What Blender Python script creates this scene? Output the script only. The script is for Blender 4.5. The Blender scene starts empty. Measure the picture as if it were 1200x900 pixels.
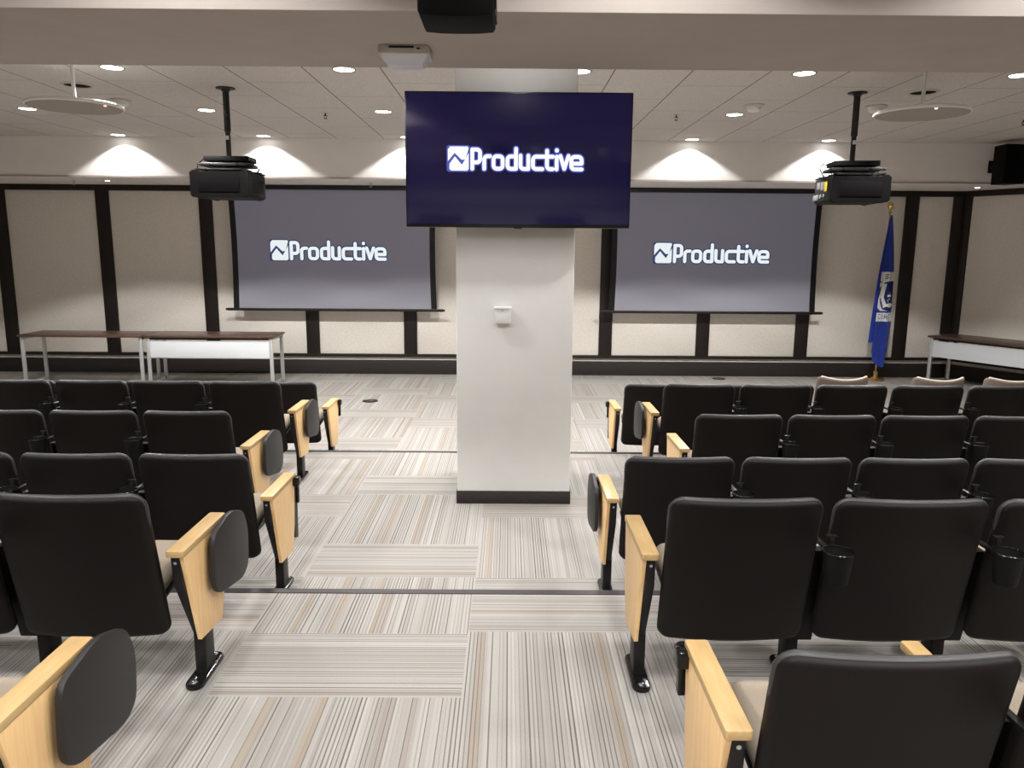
import bpy, bmesh, math, random
from mathutils import Vector, Matrix
random.seed(7)
sc = bpy.context.scene
COL = sc.collection
PI = math.pi

# ------------------------------------------------------------------ materials
def nt(name):
    m = bpy.data.materials.new(name); m.use_nodes = True
    t = m.node_tree; b = t.nodes['Principled BSDF']
    return m, t, b

def mat(name, col, rough=.6, metal=0., spec=.5, noise=0., nscale=200., bump=0., emit=None, estr=0., coat=0., sheen=0.):
    m, t, b = nt(name)
    b.inputs['Base Color'].default_value = (*col, 1)
    b.inputs['Roughness'].default_value = rough
    b.inputs['Metallic'].default_value = metal
    b.inputs['Specular IOR Level'].default_value = spec
    if coat: b.inputs['Coat Weight'].default_value = coat; b.inputs['Coat Roughness'].default_value = .12
    if sheen: b.inputs['Sheen Weight'].default_value = sheen
    if emit:
        b.inputs['Emission Color'].default_value = (*emit, 1); b.inputs['Emission Strength'].default_value = estr
    if noise or bump:
        co = t.nodes.new('ShaderNodeTexCoord'); n = t.nodes.new('ShaderNodeTexNoise')
        n.inputs['Scale'].default_value = nscale; n.inputs['Detail'].default_value = 4
        t.links.new(co.outputs['Object'], n.inputs['Vector'])
        if noise:
            r = t.nodes.new('ShaderNodeValToRGB')
            r.color_ramp.elements[0].position = .3; r.color_ramp.elements[1].position = .7
            r.color_ramp.elements[0].color = (*[c*(1-noise) for c in col], 1)
            r.color_ramp.elements[1].color = (*[min(1, c*(1+noise)) for c in col], 1)
            t.links.new(n.outputs['Fac'], r.inputs['Fac']); t.links.new(r.outputs['Color'], b.inputs['Base Color'])
        if bump:
            bp = t.nodes.new('ShaderNodeBump'); bp.inputs['Strength'].default_value = bump; bp.inputs['Distance'].default_value = .002
            t.links.new(n.outputs['Fac'], bp.inputs['Height']); t.links.new(bp.outputs['Normal'], b.inputs['Normal'])
    return m

class NB:
    """tiny helper for math nodes"""
    def __init__(s, t): s.t = t
    def v(s, x, inp):
        if isinstance(x, (int, float)): inp.default_value = x
        else: s.t.links.new(x, inp)
    def m(s, op, a, b=None, c=None):
        n = s.t.nodes.new('ShaderNodeMath'); n.operation = op
        s.v(a, n.inputs[0])
        if b is not None: s.v(b, n.inputs[1])
        if c is not None: s.v(c, n.inputs[2])
        return n.outputs[0]
    def wn(s, x, y):
        c = s.t.nodes.new('ShaderNodeCombineXYZ'); s.v(x, c.inputs[0]); s.v(y, c.inputs[1])
        n = s.t.nodes.new('ShaderNodeTexWhiteNoise'); n.noise_dimensions = '2D'
        s.t.links.new(c.outputs[0], n.inputs['Vector']); return n.outputs['Value']
    def mix(s, f, a, b):
        n = s.t.nodes.new('ShaderNodeMix'); n.data_type = 'RGBA'
        s.v(f, n.inputs[0])
        for x, i in ((a, 6), (b, 7)):
            if isinstance(x, tuple): n.inputs[i].default_value = (*x, 1)
            else: s.t.links.new(x, n.inputs[i])
        return n.outputs[2]
    def ramp(s, f, stops):
        r = s.t.nodes.new('ShaderNodeValToRGB'); cr = r.color_ramp
        while len(cr.elements) < len(stops): cr.elements.new(.5)
        for e, (p, c) in zip(cr.elements, stops): e.position = p; e.color = (*c, 1)
        s.t.links.new(f, r.inputs[0]); return r.outputs[0]

def carpet(name, xb, off_even, off_odd):
    """striped carpet planks, 0.46 x 0.93, laid in turned pairs"""
    m, t, b = nt(name); N = NB(t)
    g = t.nodes.new('ShaderNodeNewGeometry'); sp = t.nodes.new('ShaderNodeSeparateXYZ')
    t.links.new(g.outputs['Position'], sp.inputs[0]); X, Y = sp.outputs[0], sp.outputs[1]
    W, P, H = .93, 1.41, .47
    cx = N.m('DIVIDE', N.m('SUBTRACT', X, xb), W); col = N.m('FLOOR', cx)
    par = N.m('FLOORED_MODULO', col, 2.)
    off = N.m('ADD', off_even, N.m('MULTIPLY', par, off_odd - off_even))
    ty = N.m('DIVIDE', N.m('SUBTRACT', Y, off), P); row = N.m('FLOOR', ty)
    ly = N.m('MULTIPLY', N.m('SUBTRACT', ty, row), P)
    isH = N.m('LESS_THAN', ly, H)
    fx = N.m('SUBTRACT', cx, col)                       # 0..1 inside the column
    half = N.m('FLOOR', N.m('MULTIPLY', fx, 2.))
    coord = N.m('ADD', N.m('MULTIPLY', X, N.m('SUBTRACT', 1., isH)), N.m('MULTIPLY', Y, isH))
    pid = N.m('ADD', N.m('MULTIPLY', col, 7.3), N.m('ADD', N.m('MULTIPLY', row, 3.7),
              N.m('ADD', N.m('MULTIPLY', isH, 1.9), N.m('MULTIPLY', N.m('MULTIPLY', half, .6), N.m('SUBTRACT', 1., isH)))))
    cc = N.m('DIVIDE', coord, .0155); kk = N.m('FLOOR', cc); ff = N.m('SUBTRACT', cc, kk)
    fine = N.wn(kk, pid); fine2 = N.wn(kk, N.m('ADD', pid, 11.3))
    line = N.m('MULTIPLY', N.m('LESS_THAN', ff, N.m('ADD', .20, N.m('MULTIPLY', fine2, .22))), N.m('MULTIPLY', fine, .95))
    wide = N.wn(N.m('FLOOR', N.m('DIVIDE', coord, .047)), pid)
    tan = N.wn(N.m('FLOOR', N.m('DIVIDE', coord, .031)), N.m('ADD', pid, 31.7))
    pl = N.wn(pid, 5.5)
    body = N.ramp(fine2, [(0, (.265, .245, .222)), (.5, (.325, .305, .282)), (1., (.385, .368, .345))])
    wcol = N.ramp(wide, [(0, (.225, .208, .19)), (.5, (.29, .272, .252)), (1., (.36, .342, .32))])
    c = N.mix(.42, body, wcol)
    c = N.mix(N.m('MULTIPLY', N.m('GREATER_THAN', tan, .93), .40), c, (.25, .165, .09))
    c = N.mix(N.m('MULTIPLY', N.m('LESS_THAN', tan, .07), .28), c, (.17, .115, .095))
    c = N.mix(N.m('MULTIPLY', pl, .16), c, (.28, .268, .255))
    c = N.mix(line, c, (.095, .085, .076))
    # seams
    s1 = N.m('LESS_THAN', fx, .006); s2 = N.m('LESS_THAN', ly, .006)
    s3 = N.m('MULTIPLY', N.m('LESS_THAN', N.m('ABSOLUTE', N.m('SUBTRACT', ly, H)), .004), 1.)
    seam = N.m('MINIMUM', N.m('ADD', s1, N.m('ADD', s2, s3)), 1.)
    c = N.mix(N.m('MULTIPLY', seam, .35), c, (.33, .31, .285))
    n = t.nodes.new('ShaderNodeTexNoise'); n.inputs['Scale'].default_value = 260; n.inputs['Detail'].default_value = 3
    t.links.new(g.outputs['Position'], n.inputs['Vector'])
    c2 = N.mix(N.m('MULTIPLY', N.m('SUBTRACT', n.outputs['Fac'], .35), .55), c, (.15, .135, .12))
    t.links.new(c2, b.inputs['Base Color'])
    bp = t.nodes.new('ShaderNodeBump'); bp.inputs['Strength'].default_value = .5; bp.inputs['Distance'].default_value = .003
    t.links.new(N.m('ADD', fine, n.outputs['Fac']), bp.inputs['Height']); t.links.new(bp.outputs['Normal'], b.inputs['Normal'])
    b.inputs['Roughness'].default_value = .95; b.inputs['Specular IOR Level'].default_value = .15
    return m

def tile_ceiling():
    m, t, b = nt('ceiling tile'); N = NB(t)
    g = t.nodes.new('ShaderNodeNewGeometry'); sp = t.nodes.new('ShaderNodeSeparateXYZ')
    t.links.new(g.outputs['Position'], sp.inputs[0]); X, Y = sp.outputs[0], sp.outputs[1]
    fx = N.m('FLOORED_MODULO', N.m('SUBTRACT', X, .205), .624)
    ix = N.m('FLOOR', N.m('DIVIDE', N.m('SUBTRACT', X, .205), .624))
    st = N.m('MULTIPLY', N.m('FLOORED_MODULO', ix, 2.), .62)
    fy = N.m('FLOORED_MODULO', N.m('ADD', Y, N.m('ADD', st, .4)), 1.24)
    gx = N.m('LESS_THAN', fx, .011); gy = N.m('MULTIPLY', N.m('LESS_THAN', fy, .012), .6)
    grid = N.m('MAXIMUM', gx, gy)
    n = t.nodes.new('ShaderNodeTexNoise'); n.inputs['Scale'].default_value = 90; n.inputs['Detail'].default_value = 5
    t.links.new(g.outputs['Position'], n.inputs['Vector'])
    tl = N.ramp(n.outputs['Fac'], [(.32, (.47, .44, .42)), (.5, (.57, .535, .51)), (.7, (.61, .575, .55))])
    c = N.mix(grid, tl, (.16, .15, .14))
    t.links.new(c, b.inputs['Base Color']); b.inputs['Roughness'].default_value = .95
    b.inputs['Specular IOR Level'].default_value = .1
    return m

def wood(name, c0, c1, ax='Y', rough=.42):
    m, t, b = nt(name); N = NB(t)
    co = t.nodes.new('ShaderNodeTexCoord'); mp = t.nodes.new('ShaderNodeMapping')
    s = {'Y': (30, 2.2, 30), 'Z': (30, 30, 2.2), 'X': (2.2, 30, 30)}[ax]
    mp.inputs['Scale'].default_value = s
    t.links.new(co.outputs['Object'], mp.inputs['Vector'])
    n = t.nodes.new('ShaderNodeTexNoise'); n.inputs['Scale'].default_value = 2.0; n.inputs['Detail'].default_value = 6; n.inputs['Distortion'].default_value = .6
    t.links.new(mp.outputs[0], n.inputs['Vector'])
    c = N.ramp(n.outputs['Fac'], [(.3, c0), (.7, c1)])
    t.links.new(c, b.inputs['Base Color']); b.inputs['Roughness'].default_value = rough
    return m

M = {}
M['carpetA'] = carpet('striped carpet upper', -.165, 3.05, 2.56)
M['carpetB'] = carpet('striped carpet middle', -.172, 3.46, 3.93)
M['carpetC'] = carpet('striped carpet lower', -.165, 3.05, 2.56)
M['tile'] = tile_ceiling()
M['white_wall'] = mat('painted wall', (.72, .712, .695), .8, noise=.02, nscale=6, bump=.05)
M['bulk'] = mat('bulkhead paint', (.80, .765, .735), .85, noise=.02, nscale=5)
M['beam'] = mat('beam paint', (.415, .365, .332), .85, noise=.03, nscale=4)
M['side'] = mat('side wall paint', (.52, .48, .43), .85)
M['panel'] = mat('woven wall fabric', (.78, .73, .66), .95, spec=.1, noise=.09, nscale=55, bump=.3)
M['trimdark'] = mat('dark brown trim', (.014, .0095, .0085), .45, spec=.35)
M['base'] = mat('dark rubber base', (.024, .019, .017), .6, spec=.3)
M['nosing'] = mat('black nosing', (.035, .03, .032), .6)
M['shell'] = mat('black seat fabric', (.0062, .0042, .0039), .5, spec=.2, bump=.25, nscale=700)
M['pale'] = mat('lit edge fabric', (.46, .39, .32), .9, spec=.1)
M['loose'] = mat('taupe chair fabric', (.15, .12, .10), .95, spec=.1, noise=.1, nscale=300, bump=.3)
M['beige'] = mat('beige seat fabric', (.27, .225, .175), .95, spec=.1, noise=.1, nscale=300, bump=.3)
M['blackmetal'] = mat('black enamel', (.006, .005, .005), .4, spec=.35)
M['blackgloss'] = mat('black gloss plastic', (.005, .0045, .0045), .2, spec=.35)
M['tablet'] = mat('textured black laminate', (.0165, .0155, .0155), .5, spec=.35, noise=.3, nscale=500)
M['maple'] = wood('maple armrest', (.41, .265, .112), (.50, .34, .16), 'Y', .38)
M['maplep'] = wood('maple panel', (.70, .44, .195), (.80, .54, .27), 'Z', .42)
M['edgelit'] = mat('lit seat edge', (.034, .031, .033), .42, spec=.45)  # lighter than the seat fabric, to paint light on the back edges
M['cup'] = mat('black moulded plastic', (.004, .0035, .0034), .6, spec=.2)
M['chrome'] = mat('steel', (.62, .62, .63), .25, metal=1.)
M['silver'] = mat('brushed aluminium', (.60, .60, .60), .38, metal=.7)
M['modesty'] = mat('pale grey panel', (.60, .62, .64), .4)
M['walnut'] = wood('dark table laminate', (.05, .026, .018), (.10, .055, .04), 'X', .3)
M['white_pl'] = mat('white plastic', (.74, .735, .72), .4)
M['grey_pl'] = mat('grey disc fabric', (.30, .275, .25), .9, noise=.05, nscale=300)
M['lens'] = mat('downlight lens', (.9, .9, .9), .5, emit=(1., .985, .95), estr=9.)
M['smalllens'] = mat('small lamp lens', (.9, .9, .9), .5, emit=(1., .97, .92), estr=5.)
M['ring'] = mat('downlight ring', (.20, .185, .17), .4)
M['tvblack'] = mat('television bezel', (.004, .004, .005), .3)
M['tvscreen'] = mat('television display', (.004, .003, .008), .13, spec=.5, emit=(.006, .0045, .031), estr=1.)
M['pscreen'] = mat('projection fabric', (.275, .27, .295), .9, spec=.1, emit=(.026, .026, .047), estr=1.)
M['txt'] = mat('displayed white', (.02, .02, .02), .5, emit=(1., 1., 1.), estr=1.0)
M['txtp'] = mat('projected white', (.06, .06, .06), .9, spec=.05, emit=(.86, .93, .95), estr=.92)
M['txtblue'] = mat('displayed blue', (.01, .01, .05), .4, emit=(.06, .085, .40), estr=1.)
M['txtblue2'] = mat('projected blue', (.05, .06, .14), .9, emit=(.015, .03, .10), estr=1.)
M['soot'] = mat('matt black box', (.0018, .0016, .0015), .7, spec=.12)
M['gold'] = mat('polished brass', (.75, .52, .20), .25, metal=1.)
M['flagblue'] = mat('royal blue cloth', (.015, .036, .28), .8, spec=.2, sheen=.2)
M['flagnavy'] = mat('navy print', (.010, .022, .12), .8, spec=.2)
M['flagwhite'] = mat('white print', (.74, .74, .72), .8, spec=.2)
M['yellow'] = mat('yellow sticker', (.55, .34, .015), .5)
M['label'] = mat('grey sticker', (.16, .16, .16), .5)
M['darkplastic'] = mat('dark grey plastic', (.0022, .0018, .0018), .6, spec=.10, noise=.15, nscale=200)
M['grille'] = mat('black grille', (.0018, .0016, .0017), .8, spec=.08)
M['sensor'] = mat('ivory plastic', (.50, .46, .40), .5)
M['lenswhite'] = mat('milky lens', (.72, .72, .80), .25)
M['red'] = mat('red indicator', (.6, .1, .08), .4, emit=(1., .45, .4), estr=2.)
M['led'] = mat('white indicator', (.8, .8, .8), .4, emit=(1, 1, 1), estr=2.)

# ------------------------------------------------------------------ geometry helpers
def box(bm, c, s, bev=0., rot=None, seg=2):
    r = bmesh.ops.create_cube(bm, size=1)['verts']
    for v in r: v.co = Vector((v.co.x*s[0], v.co.y*s[1], v.co.z*s[2]))
    vs = r
    if bev:
        es = list({e for v in r for e in v.link_edges})
        g = bmesh.ops.bevel(bm, geom=es, offset=bev, segments=seg, profile=.5, affect='EDGES')
        vs = list({v for f in g['faces'] for v in f.verts} | {v for v in r if v.is_valid})
    mtx = Matrix.Translation(Vector(c)) @ (rot.to_4x4() if rot else Matrix())
    for v in vs: v.co = mtx @ v.co
    return vs

def cyl(bm, p0, p1, r0, r1=None, n=20, cap=True):
    r1 = r0 if r1 is None else r1
    p0, p1 = Vector(p0), Vector(p1); d = (p1-p0)
    q = d.to_track_quat('Z', 'Y')
    A = [bm.verts.new(p0 + q @ Vector((r0*math.cos(2*PI*i/n), r0*math.sin(2*PI*i/n), 0))) for i in range(n)]
    B = [bm.verts.new(p1 + q @ Vector((r1*math.cos(2*PI*i/n), r1*math.sin(2*PI*i/n), 0))) for i in range(n)]
    for i in range(n):
        j = (i+1) % n; bm.faces.new((A[i], A[j], B[j], B[i]))
    if cap: bm.faces.new(A[::-1]); bm.faces.new(B)

def lathe(bm, prof, c=(0, 0, 0), n=28, caps=True):
    rings = []
    for r, z in prof:
        rings.append([bm.verts.new((c[0]+r*math.cos(2*PI*i/n), c[1]+r*math.sin(2*PI*i/n), c[2]+z)) for i in range(n)])
    for a, b in zip(rings, rings[1:]):
        for i in range(n):
            j = (i+1) % n; bm.faces.new((a[i], a[j], b[j], b[i]))
    if caps:
        bm.faces.new(rings[0][::-1]); bm.faces.new(rings[-1])

def tube(bm, pts, r, n=8, rs=None):
    pts = [Vector(p) for p in pts]; rings = []
    for k, p in enumerate(pts):
        d = (pts[min(k+1, len(pts)-1)] - pts[max(k-1, 0)]).normalized()
        q = d.to_track_quat('Z', 'Y')
        if rs: r = rs[k]
        rings.append([bm.verts.new(p + q @ Vector((r*math.cos(2*PI*i/n), r*math.sin(2*PI*i/n), 0))) for i in range(n)])
    for a, b in zip(rings, rings[1:]):
        # align ring starts
        o = min(range(n), key=lambda s: (a[0].co-b[s].co).length)
        for i in range(n):
            j = (i+1) % n; bm.faces.new((a[i], a[j], b[(j+o) % n], b[(i+o) % n]))
    bm.faces.new(rings[0][::-1]); bm.faces.new(rings[-1])

def prism(bm, pts, x0, x1, ax='x', bev=0.):
    """outline pts in the two other axes, extruded along ax"""
    def mk(a, b, h):
        return {'x': (h, a, b), 'y': (a, h, b), 'z': (a, b, h)}[ax]
    A = [bm.verts.new(mk(a, b, x0)) for a, b in pts]; B = [bm.verts.new(mk(a, b, x1)) for a, b in pts]
    n = len(pts); fs = [bm.faces.new(A), bm.faces.new(B[::-1])]
    for i in range(n):
        j = (i+1) % n; fs.append(bm.faces.new((A[j], A[i], B[i], B[j])))
    bmesh.ops.recalc_face_normals(bm, faces=fs)
    if bev:
        es = [e for e in {e for f in fs[:2] for e in f.edges}]
        bmesh.ops.bevel(bm, geom=es, offset=bev, segments=2, profile=.5, affect='EDGES')

def rrect(w, h, r, n=6, cx=0, cy=0):
    """rounded rectangle outline; r may be one radius or four (tr, tl, bl, br)"""
    rs = r if isinstance(r, (list, tuple)) else [r]*4
    out = []
    for k, (sx, sy) in enumerate(((1, 1), (-1, 1), (-1, -1), (1, -1))):
        q = rs[k]
        for i in range(n+1):
            a = PI/2*(k + i/n)
            out.append((cx + sx*(w/2-q) + q*math.cos(a), cy + sy*(h/2-q) + q*math.sin(a)))
    return out

def pillow(bm, L0, L1, hw, hb, r0, r1, fn, nx=12, nl=10):
    """closed cushion: rows along l in [L0,L1], half width hw, half thickness hb, plan corner radii r0/r1; fn maps (x, y, l)"""
    Ls = []
    for i in range(nl+1):
        Ls.append(L0 + r0*(1-math.cos(PI/2*i/nl)))
    k = 6
    for i in range(1, k): Ls.append(L0+r0 + (L1-r1-L0-r0)*i/k)
    for i in range(nl+1):
        Ls.append(L1 - r1*(1-math.sin(PI/2*i/nl)))
    rings = []
    for l in Ls:
        d0, d1 = l-L0, L1-l
        a = hw
        if d0 < r0: a = hw - r0 + math.sqrt(max(0, r0*r0-(r0-d0)**2))
        if d1 < r1: a = hw - r1 + math.sqrt(max(0, r1*r1-(r1-d1)**2))
        d = min(d0, d1); b = hb
        if d < hb: b = max(.12*hb, math.sqrt(max(0, hb*hb-(hb-d)**2)))
        pts = []
        for i in range(nx+1): pts.append((-(a-b) + 2*(a-b)*i/nx, -b))
        for i in range(1, 6): t = -PI/2+PI*i/6; pts.append((a-b + b*math.cos(t), b*math.sin(t)))
        for i in range(nx+1): pts.append(((a-b) - 2*(a-b)*i/nx, b))
        for i in range(1, 6): t = PI/2+PI*i/6; pts.append((-(a-b) + b*math.cos(t), b*math.sin(t)))
        rings.append([bm.verts.new(fn(x, y, l)) for x, y in pts])
    n = len(rings[0]); fs = []
    for A, B in zip(rings, rings[1:]):
        for i in range(n):
            j = (i+1) % n; fs.append(bm.faces.new((A[i], A[j], B[j], B[i])))
    fs.append(bm.faces.new(rings[0][::-1])); fs.append(bm.faces.new(rings[-1]))
    bmesh.ops.recalc_face_normals(bm, faces=fs)

def mesh(name, bm, m, sharp=35):
    me = bpy.data.meshes.new(name)
    bmesh.ops.recalc_face_normals(bm, faces=bm.faces[:])
    bm.to_mesh(me); bm.free()
    for x in (m if isinstance(m, (list, tuple)) else [m]): me.materials.append(x)
    for p in me.polygons: p.use_smooth = True
    me.set_sharp_from_angle(angle=math.radians(sharp))
    return me

def obj(name, bm, m, parent=None, label=None, sharp=35):
    me = bm if isinstance(bm, bpy.types.Mesh) else mesh(name, bm, m, sharp)
    o = bpy.data.objects.new(name, me); COL.objects.link(o)
    if parent: o.parent = parent
    if label: o['label'] = label
    return o

def thing(name, label, cat, loc=(0, 0, 0), rz=0., group=None):
    o = bpy.data.objects.new(name, None); COL.objects.link(o)
    o.empty_display_size = .1
    o.location = loc; o.rotation_euler = (0, 0, rz); o['label'] = label; o['category'] = cat
    if group: o['group'] = group
    return o

def struct(name, bm, m, parent=None, label=None, sharp=35):
    o = obj(name, bm, m, parent, sharp=sharp)
    if not parent: o['kind'] = 'structure'
    if label: o['label'] = label
    return o

def dup(root, loc, rz=None, label=None):
    r = root.copy(); COL.objects.link(r); r.location = loc
    if rz is not None: r.rotation_euler = (0, 0, rz)
    if label: r['label'] = label
    for ch in root.children:
        c = ch.copy(); COL.objects.link(c); c.parent = r
        for g in ch.children:
            d = g.copy(); COL.objects.link(d); d.parent = c
    return r

def bxo(c, s, bev=0.):
    bm = bmesh.new(); box(bm, c, s, bev); return bm

# ------------------------------------------------------------------ room shell
ZA, ZB, ZC, CE = .33, .18, 0., 3.35
NA, NBY, YW = 3.45, 6.545, 11.85
XL, XR, YB = -8.6, 8.6, -4.2

struct('floor_upper', bxo((0, (YB+NA)/2, ZA-.25), (XR-XL, NA-YB, .5)), M['carpetA'])
struct('floor_middle', bxo((0, (NA+NBY)/2, ZB-.2), (XR-XL, NBY-NA, .4)), M['carpetB'])
struct('floor', bxo((0, (NBY+YW+.4)/2, -.1), (XR-XL, YW+.4-NBY, .2)), M['carpetC'])
def nosing(name, y, zt, h):
    bm = bmesh.new()
    prism(bm, [(y-.04, zt+.004), (y+.004, zt+.004), (y+.006, zt-.005), (y+.006, zt-h), (y+.0005, zt-h), (y+.0005, zt+.0005), (y-.04, zt+.0005)], XL, XR, 'x')
    struct(name, bm, M['nosing'])
nosing('trim_1', NA, ZA, .035); nosing('trim_2', NBY, ZB, .035)

struct('ceiling', bxo((0, (YB+YW+.4)/2, CE+.05), (XR-XL, YW+.4-YB, .1)), M['tile'])
# dropped beam in front of the column
ZBM, BY0, BY1 = 2.915, 3.42, 4.45
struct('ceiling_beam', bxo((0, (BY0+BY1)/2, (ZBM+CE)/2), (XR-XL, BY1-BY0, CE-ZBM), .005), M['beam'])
# bulkhead over the projection wall
YBF, ZBF = 10.55, 2.83
bm = bmesh.new(); prism(bm, [(XL, YBF), (7.56, YBF), (6.84, YW), (XL, YW)], ZBF, CE, 'z')
struct('bulkhead', bm, M['bulk'])
bm = bmesh.new(); box(bm, ((XL+7.5)/2, YBF-.006, ZBF+.012), (7.5-XL, .012, .022))
struct('trim_3', bm, M['beam'])

struct('wall_left', bxo((XL-.1, (YB+YW)/2, 1.6), (.2, YW-YB+.6, 3.7)), M['side'])
struct('wall_right', bxo((XR+.1, (YB+8.9)/2, 1.6), (.2, 8.9-YB, 3.7)), M['side'])
struct('wall_rear', bxo((0, YB-.1, 1.6), (XR-XL+.4, .2, 3.7)), M['side'])

# front wall: plain board with fabric panels between dark mullions
bm = bmesh.new(); box(bm, ((XL+6.88)/2, YW+.1, 1.6), (6.88-XL, .2, 3.5))
wf = struct('wall_front', bm, M['panel'])
MW, PZ0, PZ1 = .20, .31, 2.745
xs = [1.53*k for k in range(-5, 5)]
xs = [-7.65, -6.10, -4.56, -3.02, -1.515, -.005, 1.495, 3.0, 4.53, 6.06, 6.88]
for a, b in zip([XL]+xs, xs+[None]):
    if b is None: continue
    x0 = a + (MW/2 if a != XL else 0); x1 = b - MW/2 - (.015 if b == 6.88 else 0)
    bm = bmesh.new(); box(bm, ((x0+x1)/2, YW-.008, (PZ0+PZ1)/2), (x1-x0, .016, PZ1-PZ0), .004)
    obj('fabric_panel', bm, M['panel'], wf)
for x in xs:
    w = MW if x != 6.88 else .21
    xx = x if x != 6.88 else x-.10
    bm = bmesh.new(); box(bm, (xx, YW-.02, (.27+ZBF)/2), (w, .04, ZBF-.27), .004); obj('mullion', bm, M['trimdark'], wf, 'dark brown mullion')
bm = bmesh.new(); box(bm, ((XL+6.86)/2, YW-.0215, (PZ1+ZBF)/2), (6.86-XL, .043, ZBF-PZ1), .004); obj('top_rail', bm, M['trimdark'], wf, 'dark brown top rail')
bm = bmesh.new(); box(bm, ((XL+6.86)/2, YW-.0215, .285), (6.86-XL, .043, .04), .004); obj('bottom_rail', bm, M['trimdark'], wf, 'dark brown bottom rail')
bm = bmesh.new(); box(bm, ((XL+6.80)/2, YW-.035, .1075), (6.80-XL, .07, .215), .006); struct('baseboard_front', bm, M['base'])
# angled wall on the right
DX, DY = .49, -.872
AL = math.atan2(DY, DX)
def ang(o): o.location = (6.86, YW, 0); o.rotation_euler = (0, 0, AL)
LEN = 3.56
bm = bmesh.new(); box(bm, (LEN/2, .1, 1.6), (LEN, .2, 3.5)); wa = struct('wall_angled', bm, M['panel']); ang(wa)
for i in range(3):
    bm = bmesh.new(); box(bm, (.11+1.53*i+.62+.05, -.008, (PZ0+PZ1)/2), (1.30, .016, PZ1-PZ0), .004)
    if i < 2: obj('fabric_panel', bm, M['panel'], wa)
    else: bm.free()
for x in (.05, 1.53+.03, 3.06):
    bm = bmesh.new(); box(bm, (x, -.02, (.27+ZBF)/2), (.15 if x < .1 else MW, .04, ZBF-.27), .004); obj('mullion', bm, M['trimdark'], wa, 'dark brown mullion')
bm = bmesh.new(); box(bm, (LEN/2, -.0215, (PZ1+ZBF)/2), (LEN-.02, .043, ZBF-PZ1), .004); obj('top_rail', bm, M['trimdark'], wa, 'dark brown top rail')
bm = bmesh.new(); box(bm, (LEN/2, -.0215, .285), (LEN-.02, .043, .04), .004); obj('bottom_rail', bm, M['trimdark'], wa, 'dark brown bottom rail')
bm = bmesh.new(); box(bm, (LEN/2+.03, -.035, .1075), (LEN-.06, .07, .215), .006); ang(struct('baseboard_right', bm, M['base']))

# column
CX0, CX1, CY0, CY1 = -.352, .433, 5.16, 5.95
struct('column', bxo(((CX0+CX1)/2, (CY0+CY1)/2, (ZB+CE)/2), (CX1-CX0, CY1-CY0, CE-ZB), .006), M['white_wall'])
bm = bmesh.new(); prism(bm, [(CX0-.006, CY0-.006), (CX1+.006, CY0-.006), (CX1+.006, CY1+.006), (CX0-.006, CY1+.006)], ZB, ZB+.093, 'z', .003)
struct('baseboard_column', bm, M['base'])

# ------------------------------------------------------------------ downlights
def downlight_parts(root, r, lens):
    bm = bmesh.new(); lathe(bm, [(r, -.002), (r+.012, -.006), (r+.016, 0), (r, 0)], n=36, caps=False); obj('trim_ring', bm, M['ring'], root)
    bm = bmesh.new(); lathe(bm, [(r, -.002), (r*.6, -.004), (.004, -.005)], n=36, caps=False)
    bm.faces.new([v for v in bm.verts][-36:])
    obj('lens', bm, lens, root)
XG = [-5.08, -3.2, -1.34, .56, 2.37, 4.12, 5.95]
far = []
for y, row in ((6.53, 'first row of lamps beyond the beam'), (8.48, 'middle row of lamps beyond the beam'), (10.38, 'row of lamps against the bulkhead')):
    for i, x in enumerate(XG):
        if y > 10 and i == 6: continue
        if y < 10 and i == 6: continue
        far.append((x + (.03 if y > 10 and i == 5 else 0), y, i, row))
ordn = ['leftmost', 'second from left', 'third from left', 'fourth from left', 'fifth from left', 'rightmost']
dl0 = None
def spot(x, y, e, deg=122, blend=.14, z=CE-.02, pw=-1.5):
    l = bpy.data.lights.new('downlight_beam', 'SPOT'); l.energy = e; l.spot_size = math.radians(deg); l.spot_blend = blend
    l.shadow_soft_size = .075; l.color = (1., .99, .975)
    # batwing lamp: more light towards the edge of its cone than straight down
    l.use_nodes = True; t = l.node_tree; N = NB(t)
    em = next(n for n in t.nodes if n.type == 'EMISSION')
    tc = t.nodes.new('ShaderNodeTexCoord'); sp = t.nodes.new('ShaderNodeSeparateXYZ'); t.links.new(tc.outputs['Normal'], sp.inputs[0])
    c = N.m('MAXIMUM', N.m('ABSOLUTE', sp.outputs[2]), .3)
    t.links.new(N.m('MULTIPLY', N.m('POWER', c, pw), .6), em.inputs['Strength'])
    o = bpy.data.objects.new('downlight_beam', l); COL.objects.link(o); o.location = (x, y, z)
for x, y, i, row in far:
    lab = 'round ceiling downlight, %s in the %s' % (ordn[i], row)
    if dl0 is None:
        dl0 = thing('downlight', lab, 'ceiling light', (x, y, CE), 0, 'recessed ceiling downlights'); downlight_parts(dl0, .082, M['lens'])
    else: dup(dl0, (x, y, CE), label=lab)
E_FAR, E_WALL, E_NEAR = 295, 74, 218
for x, y, i, row in far: spot(x, y, E_WALL if y > 10 else E_FAR)
for y in (-1.25, .7, 2.72, 4.66):
    for x in XG[:6]:
        if y > 4 and x == .56: x = .06
        if 2 < y < 3: spot(x, y, E_NEAR*.9, 152, .2, pw=.4)      # wide floods washing the beam
        elif x == .06: spot(x, y, 11, 165, .3, pw=0.)             # added unseen lamp, only there to brighten the column head
        else: spot(x, y, E_NEAR)
        dup(dl0, (x, y, CE), label='round white recessed downlight, or added lamp at the column head, out of view in the ceiling near or before the beam')
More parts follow.
